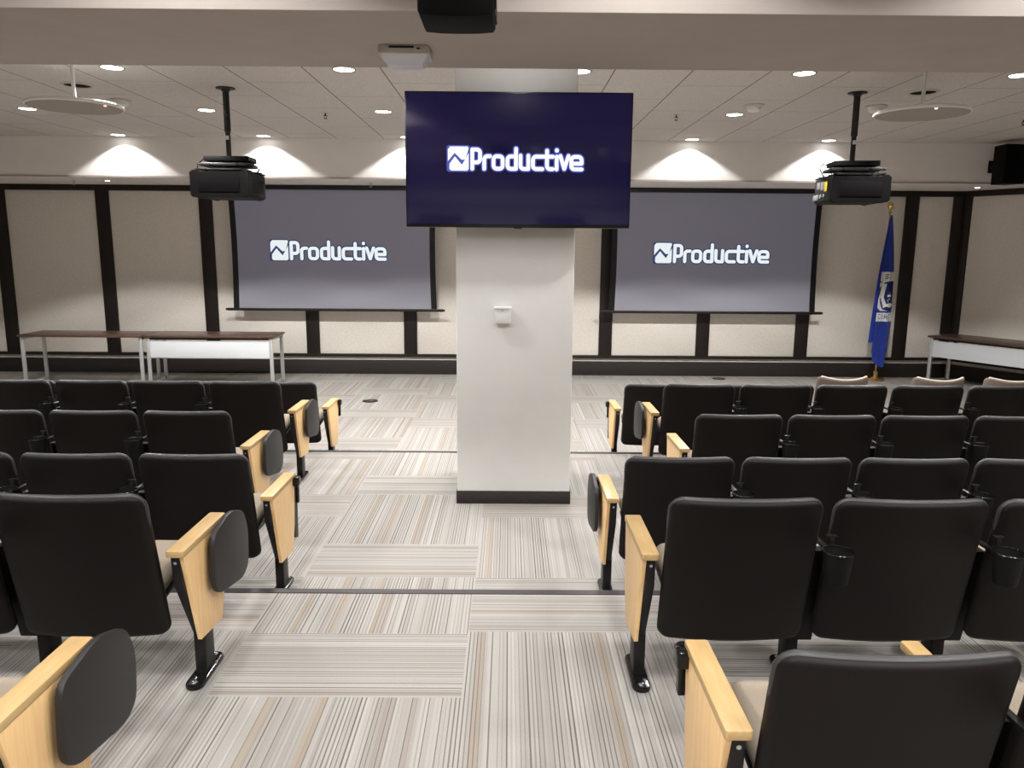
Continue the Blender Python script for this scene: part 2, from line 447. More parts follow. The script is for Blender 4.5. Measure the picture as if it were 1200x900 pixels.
# small lamps in the soffit of the bulkhead
for x, nm in ((-5.63, 'left'), (6.58, 'right')):
    t = thing('soffit_light', 'tiny lit lamp under the bulkhead on the far %s' % nm, 'ceiling light', (x, 11.1, ZBF), 0, 'small soffit lamps')
    bm = bmesh.new(); lathe(bm, [(.03, 0), (.045, -.004), (.05, 0)], caps=False); obj('trim_ring', bm, M['ring'], t)
    bm = bmesh.new(); lathe(bm, [(.035, 0), (.03, -.008), (.005, -.009)]); obj('lens', bm, M['smalllens'], t)

# ------------------------------------------------------------------ smoke detectors, sprinklers
def detector(x, y, lab):
    t = thing('smoke_detector', lab, 'smoke detector', (x, y, CE), 0, 'ceiling smoke detectors')
    bm = bmesh.new(); lathe(bm, [(.10, 0), (.10, -.012), (.085, -.02)]); obj('base_plate', bm, M['sensor'], t)
    bm = bmesh.new(); lathe(bm, [(.07, -.02), (.065, -.05), (.045, -.065), (.02, -.068)]); obj('sensing_head', bm, M['white_pl'], t)
detector(-3.83, 7.93, 'round smoke detector on the ceiling right behind the left hanging disc')
detector(2.40, 7.92, 'round smoke detector on the open ceiling left of the right projector')
detector(3.60, 7.91, 'round smoke detector on the ceiling at the left edge of the right hanging disc')
def sprinkler(x, y, z, lab):
    t = thing('fire_sprinkler', lab, 'sprinkler', (x, y, z), 0, 'ceiling sprinklers')
    bm = bmesh.new(); lathe(bm, [(.034, 0), (.03, -.006), (.012, -.008)]); obj('escutcheon', bm, M['sensor'], t)
    bm = bmesh.new(); cyl(bm, (0, 0, -.006), (0, 0, -.035), .008, .006, 10)
    tube(bm, [(-.014, 0, -.03), (-.016, 0, -.045), (0, 0, -.06)], .003, 6); tube(bm, [(.014, 0, -.03), (.016, 0, -.045), (0, 0, -.06)], .003, 6)
    box(bm, (0, 0, -.031), (.034, .012, .006)); lathe(bm, [(.02, -.064), (.021, -.061), (.006, -.059)], n=12)
    obj('sprinkler_head', bm, M['chrome'] if z < CE else M['blackmetal'], t)
sprinkler(-1.97, 8.57, CE, 'small pendent sprinkler on the ceiling between left projector pole and television')
sprinkler(1.76, 8.5, CE, 'small pendent sprinkler on the ceiling just right of the television')
sprinkler(5.53, 8.62, CE, 'small pendent sprinkler on the ceiling at the far right')
sprinkler(-6.1, 11.1, ZBF, 'tiny sprinkler under the bulkhead at the far left')
sprinkler(-1.95, 11.1, ZBF, 'tiny sprinkler under the bulkhead above the left projection screen')

# flat dark ceiling grilles behind the disc stems
for x, lab in ((-3.86, 'round ceiling speaker behind the stem of the left hanging disc'), (3.70, 'round ceiling speaker behind the stem of the right hanging disc')):
    t = thing('ceiling_speaker', lab, 'ceiling speaker', (x, 7.22, CE), 0, 'round ceiling speakers')
    bm = bmesh.new(); lathe(bm, [(.135, 0), (.135, -.004), (.12, -.014), (.105, -.004)], caps=False, n=36); obj('rim', bm, M['sensor'], t)
    bm = bmesh.new(); lathe(bm, [(.118, -.004), (.07, -.012), (.005, -.014)], n=36); obj('grille', bm, M['grille'], t)

# hanging microphone discs
def mic(x, y, z, lab, led):
    t = thing('microphone_disc', lab, 'ceiling microphone', (x, y, z), 0, 'hanging microphone discs')
    R_ = .345
    bm = bmesh.new(); lathe(bm, [(.03, .034), (.2, .033), (R_-.03, .028), (R_-.006, .02), (R_, .008), (R_-.004, 0), (R_-.014, -.002)], n=56, caps=False)
    bm.faces.new(bm.verts[:56]); obj('shell', bm, M['white_pl'], t)
    bm = bmesh.new(); lathe(bm, [(R_-.012, -.002), (.2, -.004), (.01, -.004)], n=56); obj('grille', bm, M['grey_pl'], t, 'grey underside')
    bm = bmesh.new(); cyl(bm, (0, 0, .03), (0, 0, CE-z-.02), .014, n=16); lathe(bm, [(.014, .06), (.032, .04), (.034, .03)], n=16); obj('stem', bm, M['white_pl'], t)
    bm = bmesh.new(); lathe(bm, [(.05, CE-z), (.05, CE-z-.018), (.02, CE-z-.024)], n=24); obj('ceiling_canopy', bm, M['white_pl'], t)
    bm = bmesh.new(); lathe(bm, [(.009, -.008), (.011, -.003), (.010, 0)], (led[0], led[1], -.003), n=12); obj('indicator_light', bm, M[led[2]], t)
mic(-3.345, 6.2, 2.985, 'white disc hanging from the ceiling on a stem, left of the left projector', (.29, -.12, 'red'))
mic(3.18, 6.2, 2.985, 'white disc hanging from the ceiling on a stem, right of the right projector', (-.05, -.30, 'led'))

# ------------------------------------------------------------------ projectors
def projector(x, y, rz, lab, stickers):
    t = thing('projector', lab, 'projector', (x, y, 2.37), rz, 'ceiling projectors')
    # body, back towards the seats
    bm = bmesh.new()
    W, D, H = .52, .56, .225
    pr = rrect(W, H, (.014, .014, .03, .03), 5, 0, H/2)
    rings = []
    for yy, s in ((-D/2, .965), (-D/2+.006, .99), (-D/2+.02, 1), (0, 1), (D/2-.08, 1), (D/2-.02, .94), (D/2, .84)):
        rings.append([bm.verts.new((a*s, yy, H/2+(b-H/2)*s)) for a, b in pr])
    for A, B in zip(rings, rings[1:]):
        for i in range(len(A)):
            j = (i+1) % len(A); bm.faces.new((A[i], A[j], B[j], B[i]))
    bm.faces.new(rings[0]); bm.faces.new(rings[-1][::-1])
    body = obj('body', bm, M['darkplastic'], t)
    bm = bmesh.new(); box(bm, (0, -D/2-.002, H/2), (.36, .008, .135), .003); obj('rear_panel', bm, M['grille'], body)
    bm = bmesh.new()
    for k in range(9): box(bm, (W/2-.001, -.14+.035*k, H/2), (.006, .018, .12), .002)
    obj('side_vent', bm, M['grille'], body)
    bm = bmesh.new(); cyl(bm, (-.08, D/2-.02, H*.52), (-.08, D/2+.06, H*.52), .062, .056, 28); cyl(bm, (-.08, D/2+.06, H*.52), (-.08, D/2+.062, H*.52), .048, .048, 28); obj('lens', bm, M['blackgloss'], t)
    for sx in (-1, 1):
        for sy in (-1, 1): bm = bmesh.new(); cyl(bm, (sx*.2, sy*.2, -.005), (sx*.2, sy*.2, .02), .022, .02, 12); obj('foot', bm, M['blackmetal'], t)
    # mount: spider arms, adjuster plate, equipment box, pole
    bm = bmesh.new(); box(bm, (0, 0, .258), (.34, .24, .02), .004)
    for sx in (-1, 1):
        for sy in (-1, 1):
            tube(bm, [(sx*.15, sy*.1, .25), (sx*.23, sy*.2, .245), (sx*.235, sy*.205, .205)], .011, 8)
            lathe(bm, [(.03, 0), (.032, .008), (.02, .016)], (sx*.235, sy*.205, H+.002), n=12)
    obj('spider_bracket', bm, M['blackmetal'], t)
    bm = bmesh.new(); box(bm, (0, .01, .298), (.43, .30, .03), .006)
    box(bm, (-.2, -.1, .298), (.06, .05, .02), .004); box(bm, (.22, -.1, .298), (.08, .05, .02), .004)
    for sx in (-1, 1): cyl(bm, (sx*.12, -.16, .298), (sx*.12, -.14, .298), .008, n=10)
    obj('adjuster_plate', bm, M['blackmetal'], t)
    bm = bmesh.new(); box(bm, (.01, .02, .352), (.40, .26, .046), .008); box(bm, (.01, .02, .325), (.2, .12, .02)); eb = obj('control_box', bm, M['darkplastic'], t)
    bm = bmesh.new()
    for k in range(3): box(bm, (.195+.017, -.06+.06*k, .352), (.005, .03, .022), .002)
    obj('connector', bm, M['label'], eb)
    top = CE - 2.37
    bm = bmesh.new(); cyl(bm, (0, .02, .37), (0, .02, top-.36), .0225, n=18); cyl(bm, (0, .02, top-.38), (0, .02, top-.01), .029, n=18); obj('pole', bm, M['blackmetal'], t)
    bm = bmesh.new(); box(bm, (0, -.004, .545), (.03, .004, .035), .001); obj('tag', bm, M['white_pl'], t)
    bm = bmesh.new(); lathe(bm, [(.085, top), (.085, top-.008), (.04, top-.014), (.036, top-.03)], (0, .02, 0), n=28); obj('ceiling_flange', bm, M['blackmetal'], t)
    # cable loop
    bm = bmesh.new(); tube(bm, [(-.18, .1, .35), (-.25, .05, .36), (-.285, 0, .31), (-.27, -.05, .25), (-.235, -.08, .19)], .006, 8); tube(bm, [(.19, .12, .35), (.26, .1, .33), (.255, .05, .26), (.2, .1, .21)], .006, 8); obj('cable', bm, M['blackmetal'], t)
    if stickers:
        bm = bmesh.new(); box(bm, (-W/2-.0005, -.13, .145), (.004, .075, .085), .001); obj('yellow_sticker', bm, M['yellow'], body, 'yellow sticker')
        bm = bmesh.new(); box(bm, (-W/2-.0005, -.03, .155), (.004, .10, .075), .001); box(bm, (-W/2-.0005, .09, .165), (.004, .09, .06), .001); obj('grey_label', bm, M['label'], body, 'grey label')
        bm = bmesh.new(); box(bm, (-W/2-.0005, .16, .06), (.008, .15, .05), .003); cyl(bm, (-W/2, .0, .065), (-W/2-.008, .0, .065), .02, n=14); cyl(bm, (-W/2, -.09, .065), (-W/2-.008, -.09, .065), .015, n=14); obj('side_port', bm, M['label'], body)
projector(-2.575, 7.29, 0, 'black projector hanging from a ceiling pole left of the television', False)
projector(3.135, 7.26, -.10, 'black projector with yellow side sticker on a ceiling pole right of the television', True)

# ------------------------------------------------------------------ the word mark shown on the screens
def arc(cx, cy, r, a0, a1, n=7):
    return [(cx+r*math.cos(math.radians(a0+(a1-a0)*i/n)), cy+r*math.sin(math.radians(a0+(a1-a0)*i/n))) for i in range(n+1)]
LW = .172
STROKES = [
    [(.095, .088), (.095, .905), (.30, .905)] + arc(.30, .765, .14, 90, 0) + [(.44, .50)] + arc(.30, .50, .14, 0, -90) + [(.10, .36)],
    [(.625, .088), (.625, .48)] + arc(.77, .48, .145, 180, 90) + [(.88, .625)],
    arc(1.18, .48, .145, 180, 90) + arc(1.295, .48, .145, 90, 0) + arc(1.295, .24, .145, 0, -90) + arc(1.18, .24, .145, -90, -180) + [(1.035, .48)],
    [(2.03, .625), (1.80, .625)] + arc(1.80, .48, .145, 90, 180) + arc(1.80, .24, .145, 180, 270) + [(2.03, .095), (2.03, .95)],
    [(2.23, .66), (2.23, .24)] + arc(2.375, .24, .145, 180, 270) + [(2.575, .095), (2.575, .66)],
    [(3.24, .625), (2.925, .625)] + arc(2.925, .48, .145, 90, 180) + arc(2.925, .24, .145, 180, 270) + [(3.2, .095)],
    [(3.40, .88), (3.40, .24)] + arc(3.545, .24, .145, 180, 270) + [(3.66, .095)],
    [(3.26, .625), (3.66, .625)],
    [(3.83, .088), (3.83, .63)], [(3.83, .885), (3.83, .90)],
    [(3.99, .66), (4.17, .11), (4.35, .66)],
    [(4.55, .335), (4.93, .335), (4.93, .48)] + arc(4.785, .48, .145, 0, 90) + arc(4.625, .48, .145, 90, 180) + arc(4.625, .24, .145, 180, 270) + [(4.94, .095)],
]
def strokes_bm(w, s, extra=0.):
    """flat letters in x/z, cap height s"""
    bm = bmesh.new(); h = w/2*s
    def disc(p):
        vs = [bm.verts.new((p[0]*s+h*math.cos(2*PI*i/16), 0, p[1]*s+h*math.sin(2*PI*i/16))) for i in range(16)]
        bm.faces.new(vs)
    for st in STROKES:
        for a, b in zip(st, st[1:]):
            a, b = Vector(a)*s, Vector(b)*s; d = b-a
            if d.length < 1e-6: continue
            n = Vector((-d.y, d.x)).normalized()*h
            bm.faces.new([bm.verts.new((q.x, 0, q.y)) for q in (a+n, a-n, b-n, b+n)])
        for p in st: disc(p)
    return bm
def mark_bm(s, grow=0.):
    """square emblem: two white shapes split by a zigzag"""
    bm = bmesh.new()
    def P(pts): bm.faces.new([bm.verts.new((x*s, 0, z*s)) for x, z in pts])
    x0, x1 = -.98-grow, -.06+grow; z0, z1 = -grow, 1.03+grow
    if grow:
        P([(a, b) for a, b in rrect(x1-x0, z1-z0, .12, 5, (x0+x1)/2, (z0+z1)/2)]); return bm
    up = [(-.98, .40), (-.68, .75), (-.34, .45), (-.10, .97)]
    P([(-.98, .40), (-.68, .76), (-.98+.02, 1.03-.10), (-.98, .9)])
    P([(-.96, .93), (-.68, .76), (-.37, .46), (-.20, .46+.03), (-.06, .97), (-.10, 1.03), (-.88, 1.03)])
    P([(-.91, .30), (-.67, .61), (-.36, .25), (-.36, 0), (-.84, 0), (-.92, .08)])
    P([(-.36, .25), (-.06, .76), (-.06, .07), (-.13, 0), (-.36, 0)])
    return bm
def solid(bm, t=.001):
    r = bmesh.ops.extrude_face_region(bm, geom=bm.faces[:])
    for v in [g for g in r['geom'] if isinstance(g, bmesh.types.BMVert)]: v.co.y -= t
    return bm
def wordmark(parent, x, y, z, s, white, blue, sw=.11):
    def place(o): o.location = (x, y, z)
    place(obj('letter_outline', solid(strokes_bm(LW+sw, s), .0006), blue, parent, 'blue outline of the displayed word'))
    o = obj('emblem_outline', solid(mark_bm(s, sw/2), .0006), blue, parent, 'blue outline of the displayed emblem'); o.location = (x, y, z)
    o = obj('displayed_word', solid(strokes_bm(LW, s), .0008), white, parent, 'white displayed word'); o.location = (x, y-.0012, z)
    o = obj('displayed_emblem', solid(mark_bm(s), .0008), white, parent, 'white square emblem with zigzag line'); o.location = (x, y-.0012, z)

# ------------------------------------------------------------------ television
tv = thing('television', 'wide flat television showing a white logo, mounted high on the white column', 'television', (.0545, 5.03, 2.075))
TW, TH = 1.432, .832
bm = bmesh.new(); box(bm, (0, .027, TH/2), (TW, .045, TH), .005); box(bm, (0, .06, TH*.45), (TW*.6, .03, TH*.6), .01); obj('cabinet', bm, M['tvblack'], tv)
bm = bmesh.new(); box(bm, (0, .0035, TH/2+.006), (TW-.018, .006, TH-.03), .001); scn = obj('display', bm, M['tvscreen'], tv)
wordmark(tv, -.306, .0, .352, .143, M['txt'], M['txtblue'], .115)
bm = bmesh.new(); box(bm, (0, .09, TH*.5), (.6, .03, .42), .004); box(bm, (0, .11, TH*.5), (.4, .018, .5), .004); obj('wall_mount', bm, M['blackmetal'], tv)
bm = bmesh.new(); box(bm, (0, .012, -.002), (.05, .02, .008), .002); obj('sensor_bar', bm, M['tvblack'], tv)

# ------------------------------------------------------------------ projection screens
def pscreen(x0, x1, lab, lx):
    t = thing('projection_screen', lab, 'projection screen', ((x0+x1)/2, 11.6, .97), 0, 'pull-down projection screens')
    w = x1-x0; h = ZBF-.97
    bm = bmesh.new(); z0, z1 = .055, h-.06
    nx, nz = 30, 14; bdr = .085
    g = []
    def px(u, v):   # side edges pull in slightly between the bars
        pull = .018*math.sin(PI*v)
        return (u*(w/2-pull), .004*math.sin(u*7)*math.sin(v*PI), z0+(z1-z0)*v)
    us = [-1, -1+bdr/(w/2)] + [(-1+bdr/(w/2)) + (2-2*bdr/(w/2))*i/nx for i in range(1, nx)] + [1-bdr/(w/2), 1]
    g = [[bm.verts.new(px(u, j/nz)) for u in us] for j in range(nz+1)]
    for j in range(nz):
        for i in range(len(us)-1):
            f = bm.faces.new((g[j][i], g[j][i+1], g[j+1][i+1], g[j+1][i]))
            f.material_index = 1 if i in (0, len(us)-2) else 0
    r = bmesh.ops.extrude_face_region(bm, geom=bm.faces[:])
    for v in [q for q in r['geom'] if isinstance(q, bmesh.types.BMVert)]: v.co.y += .002
    obj('screen_fabric', bm, [M['pscreen'], M['tvblack']], t)
    bm = bmesh.new(); box(bm, (0, .003, .035), (w+.20, .032, .042), .01); cyl(bm, (-w/2-.12, .003, .035), (-w/2-.1, .003, .035), .018, n=12); cyl(bm, (w/2+.1, .003, .035), (w/2+.12, .003, .035), .018, n=12)
    obj('bottom_bar', bm, M['trimdark'], t)
    bm = bmesh.new(); box(bm, (0, .05, h-.035), (w+.2, .14, .07), .006); obj('housing', bm, M['tvblack'], t)
    wordmark(t, lx, -.008, .767, .287, M['txtp'], M['txtblue2'], .09)
pscreen(-4.14, -1.085, 'white-lettered projection screen hanging left of the column behind the left projector', -.652)
pscreen(1.505, 4.62, 'white-lettered projection screen hanging right of the column beside the flag', -.625)

# ------------------------------------------------------------------ small fittings
t = thing('thermostat_box', 'small white thermostat box on the front of the column below the television', 'thermostat', (-.04, CY0, 1.445))
bm = bmesh.new(); box(bm, (0, -.022, .055), (.108, .044, .105), .006); obj('guard', bm, M['white_pl'], t)
bm = bmesh.new(); box(bm, (0, -.026, .107), (.118, .05, .014), .003); obj('lid', bm, M['white_pl'], t)
bm = bmesh.new(); cyl(bm, (-.004, -.044, .094), (-.004, -.0465, .094), .005, n=10); obj('lock', bm, M['chrome'], t)

t = thing('ceiling_sensor', 'boxy ivory sensor with pale lens under the beam, left of the column', 'sensor', (-.522, 4.06, ZBM))
t.scale = (.87, .87, .87)
bm = bmesh.new(); prism(bm, rrect(.29, .24, .03, 5), -.045, 0, 'z', .006); obj('housing', bm, M['sensor'], t)
bm = bmesh.new(); box(bm, (-.01, -.121, -.012), (.14, .004, .011), .001); box(bm, (.085, -.121, -.02), (.02, .004, .007), .001); obj('slot', bm, M['blackmetal'], t)
bm = bmesh.new()
A = [bm.verts.new((a, b, -.045)) for a, b in rrect(.26, .21, .03, 5)]; B = [bm.verts.new((a, b-.005, -.095)) for a, b in rrect(.2, .13, .03, 5)]
n = len(A)
for i in range(n): bm.faces.new((A[i], A[(i+1) % n], B[(i+1) % n], B[i]))
bm.faces.new(A); bm.faces.new(B[::-1]); obj('lens', bm, M['lenswhite'], t, 'pale milky lens')

t = thing('hanging_loudspeaker', 'black box hanging from the ceiling in front of the beam, top of the picture', 'speaker', (-.197, 3.06, 2.765))
HS = CE-2.765
bm = bmesh.new()
pts = [(-.138, .02), (-.13, .006), (-.07, .001), (0, 0), (.07, .001), (.13, .006), (.138, .02), (.138, .36), (-.138, .36)]
prism(bm, pts, -.12, .12, 'y', .004); obj('cabinet', bm, M['soot'], t)
bm = bmesh.new(); box(bm, (.141, 0, .18), (.008, .20, .3), .002); obj('side_trim', bm, M['blackgloss'], t)
bm = bmesh.new(); cyl(bm, (0, 0, .355), (0, 0, HS-.01), .02, n=14); lathe(bm, [(.06, HS), (.06, HS-.01), (.02, HS-.015)]); obj('bracket', bm, M['blackmetal'], t)

t = thing('wall_loudspeaker', 'black loudspeaker fixed to the bulkhead at the far right above the angled wall', 'speaker', (6.42, 10.22, 2.80), .12)
bm = bmesh.new(); prism(bm, [(-.15, -.13), (.15, -.13), (.11, .13), (-.11, .13)], 0, .49, 'z', .008); obj('cabinet', bm, M['darkplastic'], t)
bm = bmesh.new(); box(bm, (0, -.132, .245), (.27, .012, .46), .005); obj('grille', bm, M['grille'], t)
bm = bmesh.new(); box(bm, (.02, .21, .25), (.05, .20, .05), .004); box(bm, (.035, .315, .25), (.12, .012, .16), .003); obj('bracket', bm, M['blackmetal'], t)

for (x, y), lab in (((-1.766, 9.65), 'round black floor outlet in the carpet left of the column'), ((3.215, 11.55), 'round black floor outlet by the front wall right of the column')):
    t = thing('floor_outlet', lab, 'floor outlet', (x, y, 0), 0, 'round floor outlets')
    bm = bmesh.new(); lathe(bm, [(.10, 0), (.098, .007), (.085, .010), (.075, .006), (.004, .006)], n=32); obj('cover_ring', bm, M['blackmetal'], t)
    bm = bmesh.new(); box(bm, (.01, .0, .009), (.06, .03, .008), .003); cyl(bm, (-.045, .01, .006), (-.045, .01, .012), .014, n=12); obj('latch', bm, M['label'], t)

# ------------------------------------------------------------------ auditorium seats
SW = .520           # back width
PITCH = .557
def back_map(x, y, z):
    return (x, (.80-z)*.225 + y + .034*(2*x/SW)**2, z)
def m_back():
    bm = bmesh.new(); pillow(bm, .235, .80, SW/2, .024, .045, .048, back_map, 14, 9); return mesh('backrest', bm, M['shell'], 60)
def m_litedge():  # tube in a lighter colour paints the light caught by the top edge
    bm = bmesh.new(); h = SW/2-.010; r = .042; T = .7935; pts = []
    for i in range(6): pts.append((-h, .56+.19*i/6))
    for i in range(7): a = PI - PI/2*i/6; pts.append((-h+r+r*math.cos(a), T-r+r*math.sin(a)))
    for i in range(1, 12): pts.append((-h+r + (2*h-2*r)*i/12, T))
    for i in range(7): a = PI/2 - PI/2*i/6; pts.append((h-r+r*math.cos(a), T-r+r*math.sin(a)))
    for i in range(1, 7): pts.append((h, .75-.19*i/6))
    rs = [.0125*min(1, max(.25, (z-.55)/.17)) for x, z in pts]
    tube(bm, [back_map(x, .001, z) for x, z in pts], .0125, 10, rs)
    return mesh('lit_edge', bm, M['edgelit'], 60)
def m_backpad():
    bm = bmesh.new(); pillow(bm, .40, .762, SW/2-.045, .026, .03, .045, lambda x, y, z: back_map(x, y+.034, z), 12, 7); return mesh('back_cushion', bm, M['beige'], 60)
def seat_map(off):
    a = math.radians(9)
    return lambda x, y, l: (x, .125 + l*math.cos(a) - (y+off)*math.sin(a), .365 + l*math.sin(a) + (y+off)*math.cos(a))
def m_seat():
    bm = bmesh.new(); pillow(bm, 0, .38, .222, .034, .03, .06, seat_map(.012), 10, 7); return mesh('seat_cushion', bm, M['beige'], 60)
def m_pan():
    bm = bmesh.new(); pillow(bm, -.01, .365, .217, .022, .03, .06, seat_map(-.032), 8, 6); return mesh('seat_pan', bm, M['shell'], 60)
def m_standard(sx):
    bm = bmesh.new(); prism(bm, [(.105, .55), (.115, .44), (.245, .19), (.355, .19), (.43, .44), (.45, .55)], -.017, .017, 'x', .004)
    box(bm, (0, .30, .115), (.045, .085, .20), .006)
    return mesh('standard', bm, M['blackmetal'])
def m_standard2(sd):
    bm = bmesh.new(); prism(bm, [(.20, .55), (.20, .44), (.265, .19), (.355, .19), (.43, .44), (.45, .55)], -.017, .017, 'x', .004)
    box(bm, (0, .30, .115), (.045, .085, .20), .006)
    prism(bm, [(.128, .575), (.175, .575), (.262, .19), (.215, .19)], *sorted((-sd*.034, sd*.055)), 'x', .006)
    return mesh('standard', bm, M['shell'])
def m_foot():
    bm = bmesh.new(); pts = []
    for i in range(9): a = PI*i/8; pts.append((.034*math.cos(a), .385+.034*math.sin(a)))
    for i in range(9): a = PI+PI*i/8; pts.append((.034*math.cos(a), .195+.034*math.sin(a)))
    prism(bm, pts, 0, .02, 'z', .006); return mesh('foot_plate', bm, M['blackgloss'])
def m_bolts():
    bm = bmesh.new()
    for y in (.185, .39): lathe(bm, [(.013, 0), (.013, .004), (.008, .008), (.002, .009)], (0, y, .02), n=10)
    return mesh('floor_bolt', bm, M['chrome'])
def m_rivet():
    bm = bmesh.new(); cyl(bm, (0, .1035, .525), (0, .114, .525), .006, n=10); return mesh('rivet', bm, M['chrome'])
def m_arm():
    bm = bmesh.new(); prism(bm, rrect(.063, .405, .007, 3, 0, .2925), .55, .574, 'z', .003); return mesh('armrest', bm, M['maple'])
def m_arm2():
    bm = bmesh.new(); prism(bm, rrect(.05, .31, .007, 3, 0, .34), .55, .574, 'z', .003); return mesh('armrest', bm, M['maple'])
def m_sidepanel(sx):
    bm = bmesh.new(); prism(bm, [(.10, .548), (.205, .185), (.41, .165), (.455, .30), (.485, .548)], sx*.017, sx*.033, 'x', .002); return mesh('side_panel', bm, M['maplep'])
def m_tablet(sx):
    bm = bmesh.new()
    raw = [(.262, .365), (.31, .315), (.56, .272), (.628, .305), (.642, .45), (.60, .548), (.46, .592), (.278, .558)]
    q = []
    for i, p in enumerate(raw):
        p = Vector(p); a = Vector(raw[i-1]); b = Vector(raw[(i+1) % len(raw)])
        ra = min(.045, .45*(a-p).length); rb = min(.045, .45*(b-p).length)
        a = p + (a-p).normalized()*ra; b = p + (b-p).normalized()*rb
        for k in range(6): f = k/5; q.append(tuple(a*(1-f)**2 + p*2*f*(1-f) + b*f*f))
    raw = q
    x0, x1 = sorted((sx*.052, sx*.072)); prism(bm, raw, x0, x1, 'x', .004); return mesh('writing_tablet', bm, M['tablet'])
def m_hinge(sx):
    bm = bmesh.new(); box(bm, (sx*.045, .47, .535), (.04, .05, .05), .008); cyl(bm, (sx*.03, .50, .52), (sx*.03, .545, .52), .022, n=16); cyl(bm, (sx*.03, .545, .52), (sx*.03, .552, .52), .012, n=12)
    box(bm, (sx*.035, .515, .46), (.022, .03, .12), .005)
    return mesh('tablet_hinge', bm, M['blackgloss'])
def m_stowed(sx):
    bm = bmesh.new(); prism(bm, [(.47, .50), (.535, .50), (.52, .20), (.46, .22)], *sorted((sx*.020, sx*.032)), 'x', .003); return mesh('writing_tablet', bm, M['tablet'])
def m_cup():
    bm = bmesh.new(); lathe(bm, [(.004, 0), (.034, 0), (.0365, .004), (.048, .105), (.0455, .105), (.034, .012), (.004, .010)], (0, -.062, .543), n=28)
    return mesh('cup_holder', bm, M['cup'])
def m_rim():
    bm = bmesh.new(); lathe(bm, [(.047, .104), (.0515, .106), (.0525, .109), (.051, .112), (.047, .112), (.0455, .108), (.047, .104)], (0, -.062, .543), n=32, caps=False)
    return mesh('rim', bm, M['blackgloss'])
def m_bracket():
    bm = bmesh.new(); box(bm, (0, .09, .625), (.02, .21, .012), .003); box(bm, (0, .19, .60), (.022, .014, .06), .003)
    box(bm, (0, -.006, .652), (.018, .010, .055), .003); box(bm, (.0, -.002, .682), (.034, .018, .006), .002)
    return mesh('cup_bracket', bm, M['blackmetal'])
ME = {'back': m_back(), 'pad': m_backpad(), 'seat': m_seat(), 'pan': m_pan(), 'foot': m_foot(), 'bolt': m_bolts(), 'rivet': m_rivet(), 'arm': m_arm(), 'arm2': m_arm2(), 'rim': m_rim(), 'litedge': m_litedge(), 'cup': m_cup(), 'brk': m_bracket(), 'std': m_standard(1)}
for s in (-1, 1):
    ME['std2', s] = m_standard2(s); ME['pnl', s] = m_sidepanel(s); ME['tab', s] = m_tablet(s); ME['hin', s] = m_hinge(s); ME['sto', s] = m_stowed(s)

def put(me, name, par, x=0.):
    o = bpy.data.objects.new(name, me); COL.objects.link(o); o.parent = par; o.location.x = x; return o
def support(t, x, end=0, tab=None, cup=False, side=1, plain=False):
    x += -.02 if end < 0 else .033*end
    put(ME['arm' if end else 'arm2'], 'armrest', t, x + end*.005)
    st = put(ME['std'] if end or plain else ME['std2', side], 'standard', t, x)
    if end: put(ME['rivet'], 'rivet', st)
    ft = put(ME['foot'], 'foot_plate', t, x); put(ME['bolt'], 'floor_bolt', ft)
    if end:
        put(ME['pnl', end], 'side_panel', t, x)
        if tab == 'full': tb = put(ME['tab', end], 'writing_tablet', t, x); put(ME['hin', end], 'tablet_hinge', t, x)
        if tab == 'stowed': put(ME['sto', end], 'writing_tablet', t, x); put(ME['hin', end], 'tablet_hinge', t, x)
        if tab == 'hinge': put(ME['hin', end], 'tablet_hinge', t, x)
    if cup:
        c = put(ME['cup'], 'cup_holder', t, x); put(ME['brk'], 'cup_bracket', c); put(ME['rim'], 'rim', c)

NUM = ['first', 'second', 'third', 'fourth', 'fifth', 'sixth', 'seventh']
def seat(x, y, z, side, label, end=False, tab=None, last=False):
    """side +1: seats right of the aisle (aisle arm on the left of the seat)"""
    t = thing('auditorium_seat', label, 'seat', (x, y, z), 0, 'auditorium seats %s of the aisle' % ('right' if side > 0 else 'left'))
    b = put(ME['back'], 'backrest', t); put(ME['pad'], 'back_cushion', b)['label'] = 'beige fabric back cushion'
    put(ME['litedge'], 'lit_edge', b)['label'] = 'charcoal tube painted as light along the top edge'
    s = put(ME['seat'], 'seat_cushion', t); s['label'] = 'beige fabric seat cushion'; put(ME['pan'], 'seat_pan', s)
    ax = -side*PITCH/2
    support(t, ax, -side if end else 0, tab, cup=not end, side=side)
    if last: support(t, -ax, 0, None, cup=y < 6, side=side, plain=True)
    return t
ROWS = {  # row: (y, z, right first support, right count, right tablet, left first support, left count, left tablet)
    1: (1.44, ZA, .540, 2, 'hinge', -1.190, 2, 'full'),
    2: (2.43, ZA, .524, 4, None, -1.192, 3, 'full'),
    3: (3.48, ZB, .538, 5, 'full', -1.208, 4, 'stowed'),
    4: (4.43, ZB, 1.100, 5, None, -1.632, 4, 'full'),
    5: (5.46, ZB, 1.114, 6, 'full', -1.637, 5, 'full'),
    6: (6.46, ZC, .982, 3, 'stowed', -1.632, 6, 'hinge')}
RN = {1: 'nearest row', 2: 'second nearest row', 3: 'third nearest row', 4: 'fourth nearest row', 5: 'fifth nearest row', 6: 'front row'}
TB = {'full': 'folded black tablet', 'stowed': 'thin stowed tablet', 'hinge': 'bare black tablet hinge', None: 'plain wood side panel'}
for r, (y, z, rx, rn, rt, lx, ln, lt) in ROWS.items():
    for side, a0, cnt, tab in ((1, rx, rn, rt), (-1, lx, ln, lt)):
        sd = 'right' if side > 0 else 'left'
        for k in range(cnt):
            if k == 0: lab = 'black aisle seat with %s, %s %s of aisle' % (TB[tab], RN[r], sd)
            else: lab = 'black seat with cup holder, %s from the aisle, %s %s' % (NUM[k], RN[r], sd)
            seat(a0 + side*PITCH*(k+.5), y, z, side, lab, k == 0, tab, k == cnt-1)

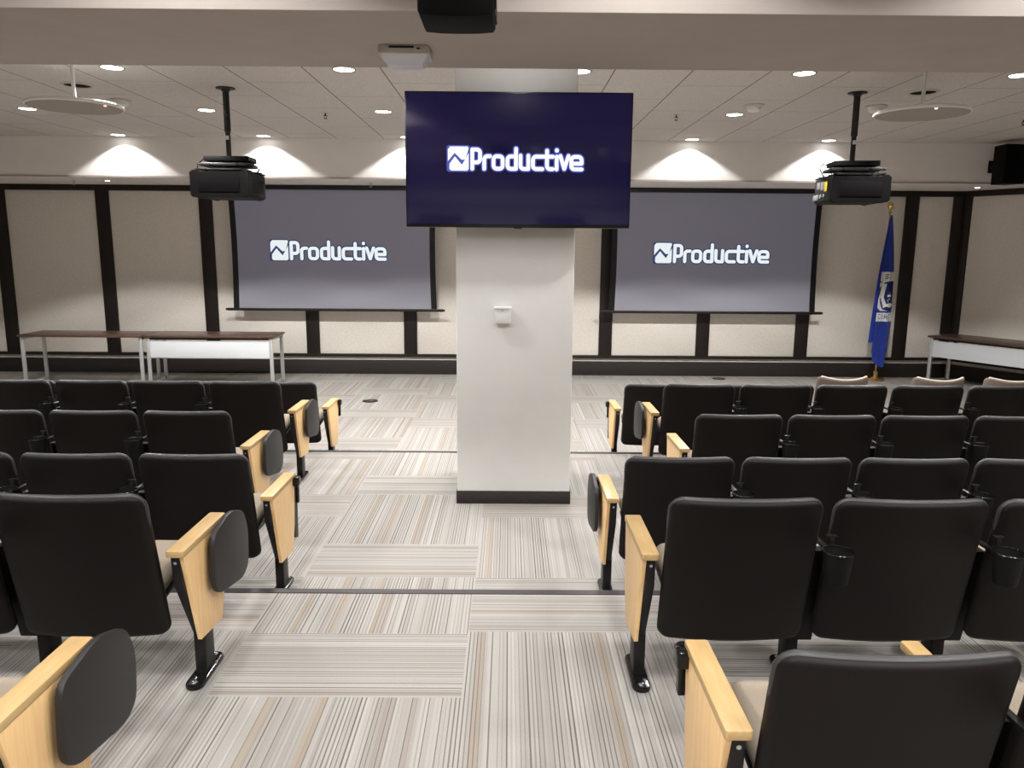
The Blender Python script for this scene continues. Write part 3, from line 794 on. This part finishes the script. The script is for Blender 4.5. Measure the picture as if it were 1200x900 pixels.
# loose beige chairs standing in the front row on the right
def bmap(x, y, z): return (x, (.86-z)*.20 + y + .075*(2*x/.44)**2, z + (.032*(2*x/.44)**2-.018)*(z-.46)/.41)
def loose_chair(x, y, rz, lab):
    t = thing('upholstered_chair', lab, 'chair', (x, y, 0), rz, 'loose beige chairs in the front row')
    bm = bmesh.new(); pillow(bm, .46, .87, .222, .022, .05, .045, bmap, 14, 7); b = obj('backrest', bm, M['loose'], t, sharp=60)
    bm = bmesh.new(); tube(bm, [bmap(-.196+.392*i/14, 0, .862) for i in range(15)], .0125, 8); obj('lit_top_edge', bm, M['pale'], b, 'pale tube painted as light on the top edge', 60)  # paler tube paints the light along the top of the back
    bm = bmesh.new(); pillow(bm, .10, .55, .212, .035, .05, .06, lambda a, b, l: (a, l, .44+b), 10, 7); obj('seat', bm, M['loose'], t, sharp=60)
    for sx in (-1, 1):
        bm = bmesh.new(); tube(bm, [(sx*.19, .10, .62), (sx*.195, .13, .44), (sx*.20, .06, .01)], .012, 10); cyl(bm, (sx*.20, .06, 0), (sx*.20, .06, .015), .016, n=12); obj('leg', bm, M['blackmetal'], t)
        bm = bmesh.new(); tube(bm, [(sx*.19, .46, .41), (sx*.2, .50, .2), (sx*.20, .52, .01)], .012, 10); cyl(bm, (sx*.20, .52, 0), (sx*.20, .52, .015), .016, n=12); obj('leg', bm, M['blackmetal'], t)
    bm = bmesh.new(); tube(bm, [(-.2, .13, .405), (.2, .13, .405)], .01, 8); tube(bm, [(-.2, .46, .405), (.2, .46, .405)], .01, 8); tube(bm, [(-.19, .13, .405), (-.19, .46, .405)], .01, 8); tube(bm, [(.19, .13, .405), (.19, .46, .405)], .01, 8); obj('seat_frame', bm, M['blackmetal'], t)
loose_chair(2.90, 6.48, .0, 'loose beige fabric chair beside the last fixed seat of the front row')
loose_chair(3.72, 6.46, -.03, 'loose beige fabric chair in front of the angled table, middle of three')
loose_chair(4.345, 6.46, -.06, 'loose beige fabric chair at the right edge of the front row')

# ------------------------------------------------------------------ tables
def table(x, y, rz, L, lab, panel=True):
    t = thing('training_table', lab, 'table', (x, y, 0), rz, 'dark-topped tables along the front wall')
    D, H = .60, .725
    bm = bmesh.new(); box(bm, (L/2, D/2, H-.014), (L, D, .028), .004); obj('tabletop', bm, M['walnut'], t)
    for sx in (.04, L-.04):
        bm = bmesh.new(); box(bm, (sx, .05, (H-.03)/2), (.05, .03, H-.032), .006); obj('leg', bm, M['silver'], t)
        bm = bmesh.new(); box(bm, (sx, D-.06, (H-.03)/2), (.05, .03, H-.032), .006); obj('leg', bm, M['silver'], t)
        bm = bmesh.new(); box(bm, (sx, D/2, H-.05), (.03, D-.15, .03), .004); box(bm, (sx, D/2, .05), (.03, D-.15, .03), .004); obj('end_frame', bm, M['silver'], t)
    if panel:
        bm = bmesh.new(); box(bm, (L/2, .052, .535), (L-.13, .012, .235), .003); obj('modesty_panel', bm, M['modesty'], t)
        bm = bmesh.new(); box(bm, (L/2, .06, H-.045), (L-.13, .02, .03), .003); obj('front_rail', bm, M['blackmetal'], t)
    else:
        bm = bmesh.new(); box(bm, (L/2, D-.07, H-.045), (L-.13, .02, .03), .003); obj('front_rail', bm, M['blackmetal'], t)
table(-6.72, 10.46, 0, 1.70, 'long dark-topped table without front panel at the far left, silver legs', False)
table(-5.005, 10.48, 0, 1.77, 'dark-topped table with pale front panel left of the left screen')
table(6.15, 11.20, AL, 1.9, 'dark-topped table with pale front panel set askew at the far right')

# ------------------------------------------------------------------ flag
FX, FY = 5.575, 11.5
pl = thing('flagpole', 'brass-topped flagpole standing by the front wall right of the right screen', 'flagpole', (FX, FY, 0))
bm = bmesh.new(); lathe(bm, [(.13, 0), (.135, .012), (.12, .03), (.075, .045), (.04, .06), (.032, .10), (.036, .13), (.022, .145)], n=32); obj('base', bm, M['gold'], pl, 'brass base')
bm = bmesh.new(); cyl(bm, (0, 0, .14), (0, 0, 2.50), .0135, n=14); obj('pole', bm, M['gold'], pl)
bm = bmesh.new(); lathe(bm, [(.012, 2.48), (.022, 2.49), (.022, 2.50), (.010, 2.51), (.010, 2.53), (.03, 2.555), (.042, 2.585), (.042, 2.60), (.03, 2.63), (.004, 2.645)], n=20); obj('finial', bm, M['gold'], pl, 'brass ball finial')

FONT = {'C': '01110 10001 10000 10000 10000 10001 01110', 'U': '10001 10001 10001 10001 10001 10001 01110', 'R': '11110 10001 10001 11110 10100 10010 10001',
        'I': '01110 00100 00100 00100 00100 00100 01110', 'T': '11111 00100 00100 00100 00100 00100 00100', 'S': '01111 10000 10000 01110 00001 00001 11110', '.': '00000 00000 00000 00000 00000 01100 01100'}
def glyph(ch, u, v):
    if not (0 <= u < 1 and 0 <= v < 1): return False
    rows = FONT[ch].split(); return rows[min(6, int((1-v)*7))][min(4, int(u*5))] == '1'
def lerp(tab, z):
    for (z0, a), (z1, b) in zip(tab, tab[1:]):
        if z0 <= z <= z1: return a + (b-a)*(z-z0)/(z1-z0)
    return tab[0][1] if z < tab[0][0] else tab[-1][1]
EL = [(.2, 5.49), (.45, 5.455), (.9, 5.475), (1.62, 5.505), (2.0, 5.545), (2.46, 5.568)]
ER = [(.2, 5.675), (.5, 5.715), (.9, 5.725), (1.62, 5.70), (2.0, 5.66), (2.46, 5.600)]
def wing(x, z):   # pale bird shape of the seal's middle
    u, v = (x-5.60)/.11, (z-1.27)/.2
    if math.hypot((u+.55)/.75, (v+.45)/.42) < 1 and math.sin(u*9+v*5) > -.55: return True     # spread tail and wing
    if abs(u+.62-.25*v) < .34 and -.1 < v < .95: return True                                      # raised wing
    if math.hypot((u-.35)/.30, (v-.05)/.28) < 1 and math.sin(v*22) > -.2: return True
    return math.hypot((u-.5)/.55, (v+.62)/.16) < 1
def print_col(x, z):
    if 1.50 < z < 1.635:
        if glyph('S', (x-5.565)/.045, (z-1.535)/.065) or glyph('.', (x-5.615)/.03, (z-1.535)/.065): return 2
        return 1
    if .905 < z < 1.035:
        zz = z - .03*((x-5.6)/.1)**2*.3
        for i, ch in enumerate('CURIT'):
            if glyph(ch, (x-5.505-.043*i)/.034, (zz-.935)/.072): return 2
        return 1
    if 1.06 < z < 1.50:
        d = math.hypot((x-5.66)/.21, (z-1.28)/.235)
        if d < .95: return 1 if wing(x, z) else 2
        if d < 1.12: return 1
        return 0
    return 0
bm = bmesh.new(); NU, NV = 90, 330; z0f, z1f = .22, 2.455
def fpos(u, v):
    z = z0f + (z1f-z0f)*v
    xl, xr = lerp(EL, z), lerp(ER, z)
    zb = z
    if v < .10:     # rounded hem
        zb = z + .10*(1-v/.10)*(abs(u-.62)*1.4)**2
    k = (1-v)**.7
    y = FY-.045 - .055*k*math.sin(u*PI) - .028*k*math.sin(u*11+v*2.2) - .012*k*math.sin(u*23+1)
    return (xl+(xr-xl)*u, y, zb)
G = [[bm.verts.new(fpos(i/NU, j/NV)) for i in range(NU+1)] for j in range(NV+1)]
for j in range(NV):
    for i in range(NU):
        f = bm.faces.new((G[j][i], G[j][i+1], G[j+1][i+1], G[j+1][i])); c = f.calc_center_median()
        f.material_index = print_col(c.x, c.z)
r = bmesh.ops.extrude_face_region(bm, geom=bm.faces[:])
for v in [q for q in r['geom'] if isinstance(q, bmesh.types.BMVert)]: v.co.y += .003
fl = thing('flag', 'draped blue flag with white round seal hanging on the brass pole', 'flag', (FX, FY, 0))
fb = obj('cloth', bm, [M['flagblue'], M['flagwhite'], M['flagnavy']], fl, sharp=80); fb.location = (-FX, -FY, 0)
# the fold falling behind, its hem higher on the left
bm = bmesh.new(); NU2, NV2 = 24, 60
def f2(u, v):
    z = .575 + (2.40-.575)*v
    xl = lerp([(.5, 5.405), (1.0, 5.43), (1.6, 5.475), (2.4, 5.565)], z); xr = lerp([(.5, 5.56), (2.4, 5.585)], z)
    return (xl+(xr-xl)*u - FX, FY-.03-.03*(1-v)*math.sin(u*6) - FY + (0 if v > .03 else 0), z + .05*(1-v)*u)
G = [[bm.verts.new(f2(i/NU2, j/NV2)) for i in range(NU2+1)] for j in range(NV2+1)]
for j in range(NV2):
    for i in range(NU2): bm.faces.new((G[j][i], G[j][i+1], G[j+1][i+1], G[j+1][i]))
r = bmesh.ops.extrude_face_region(bm, geom=bm.faces[:])
for v in [q for q in r['geom'] if isinstance(q, bmesh.types.BMVert)]: v.co.y += .003
obj('rear_fold', bm, M['flagblue'], fl, sharp=80)

# ------------------------------------------------------------------ world, camera, view
w = bpy.data.worlds.new('world'); sc.world = w; w.use_nodes = True
w.node_tree.nodes['Background'].inputs[0].default_value = (.02, .02, .022, 1)
w.node_tree.nodes['Background'].inputs[1].default_value = .1

cam = bpy.data.cameras.new('camera'); cam.lens = 27.0; cam.sensor_width = 36; cam.sensor_fit = 'HORIZONTAL'; cam.clip_start = .05
co = bpy.data.objects.new('camera', cam); COL.objects.link(co)
R = Matrix.Rotation(-.0048, 3, 'Z') @ Matrix.Rotation(math.radians(90-10.08), 3, 'X') @ Matrix.Rotation(.0075, 3, 'Z')
co.matrix_world = Matrix.Translation((0, 0, 1.95)) @ R.to_4x4()
sc.camera = co
sc.view_settings.view_transform = 'Standard'; sc.view_settings.look = 'None'
sc.view_settings.gamma = 1; sc.view_settings.use_curve_mapping = False
sc.view_settings.exposure = 0.0
sc.cycles.use_denoising = True
sc.cycles.max_bounces = 8; sc.cycles.diffuse_bounces = 5; sc.cycles.glossy_bounces = 4
sc.cycles.sample_clamp_indirect = 6
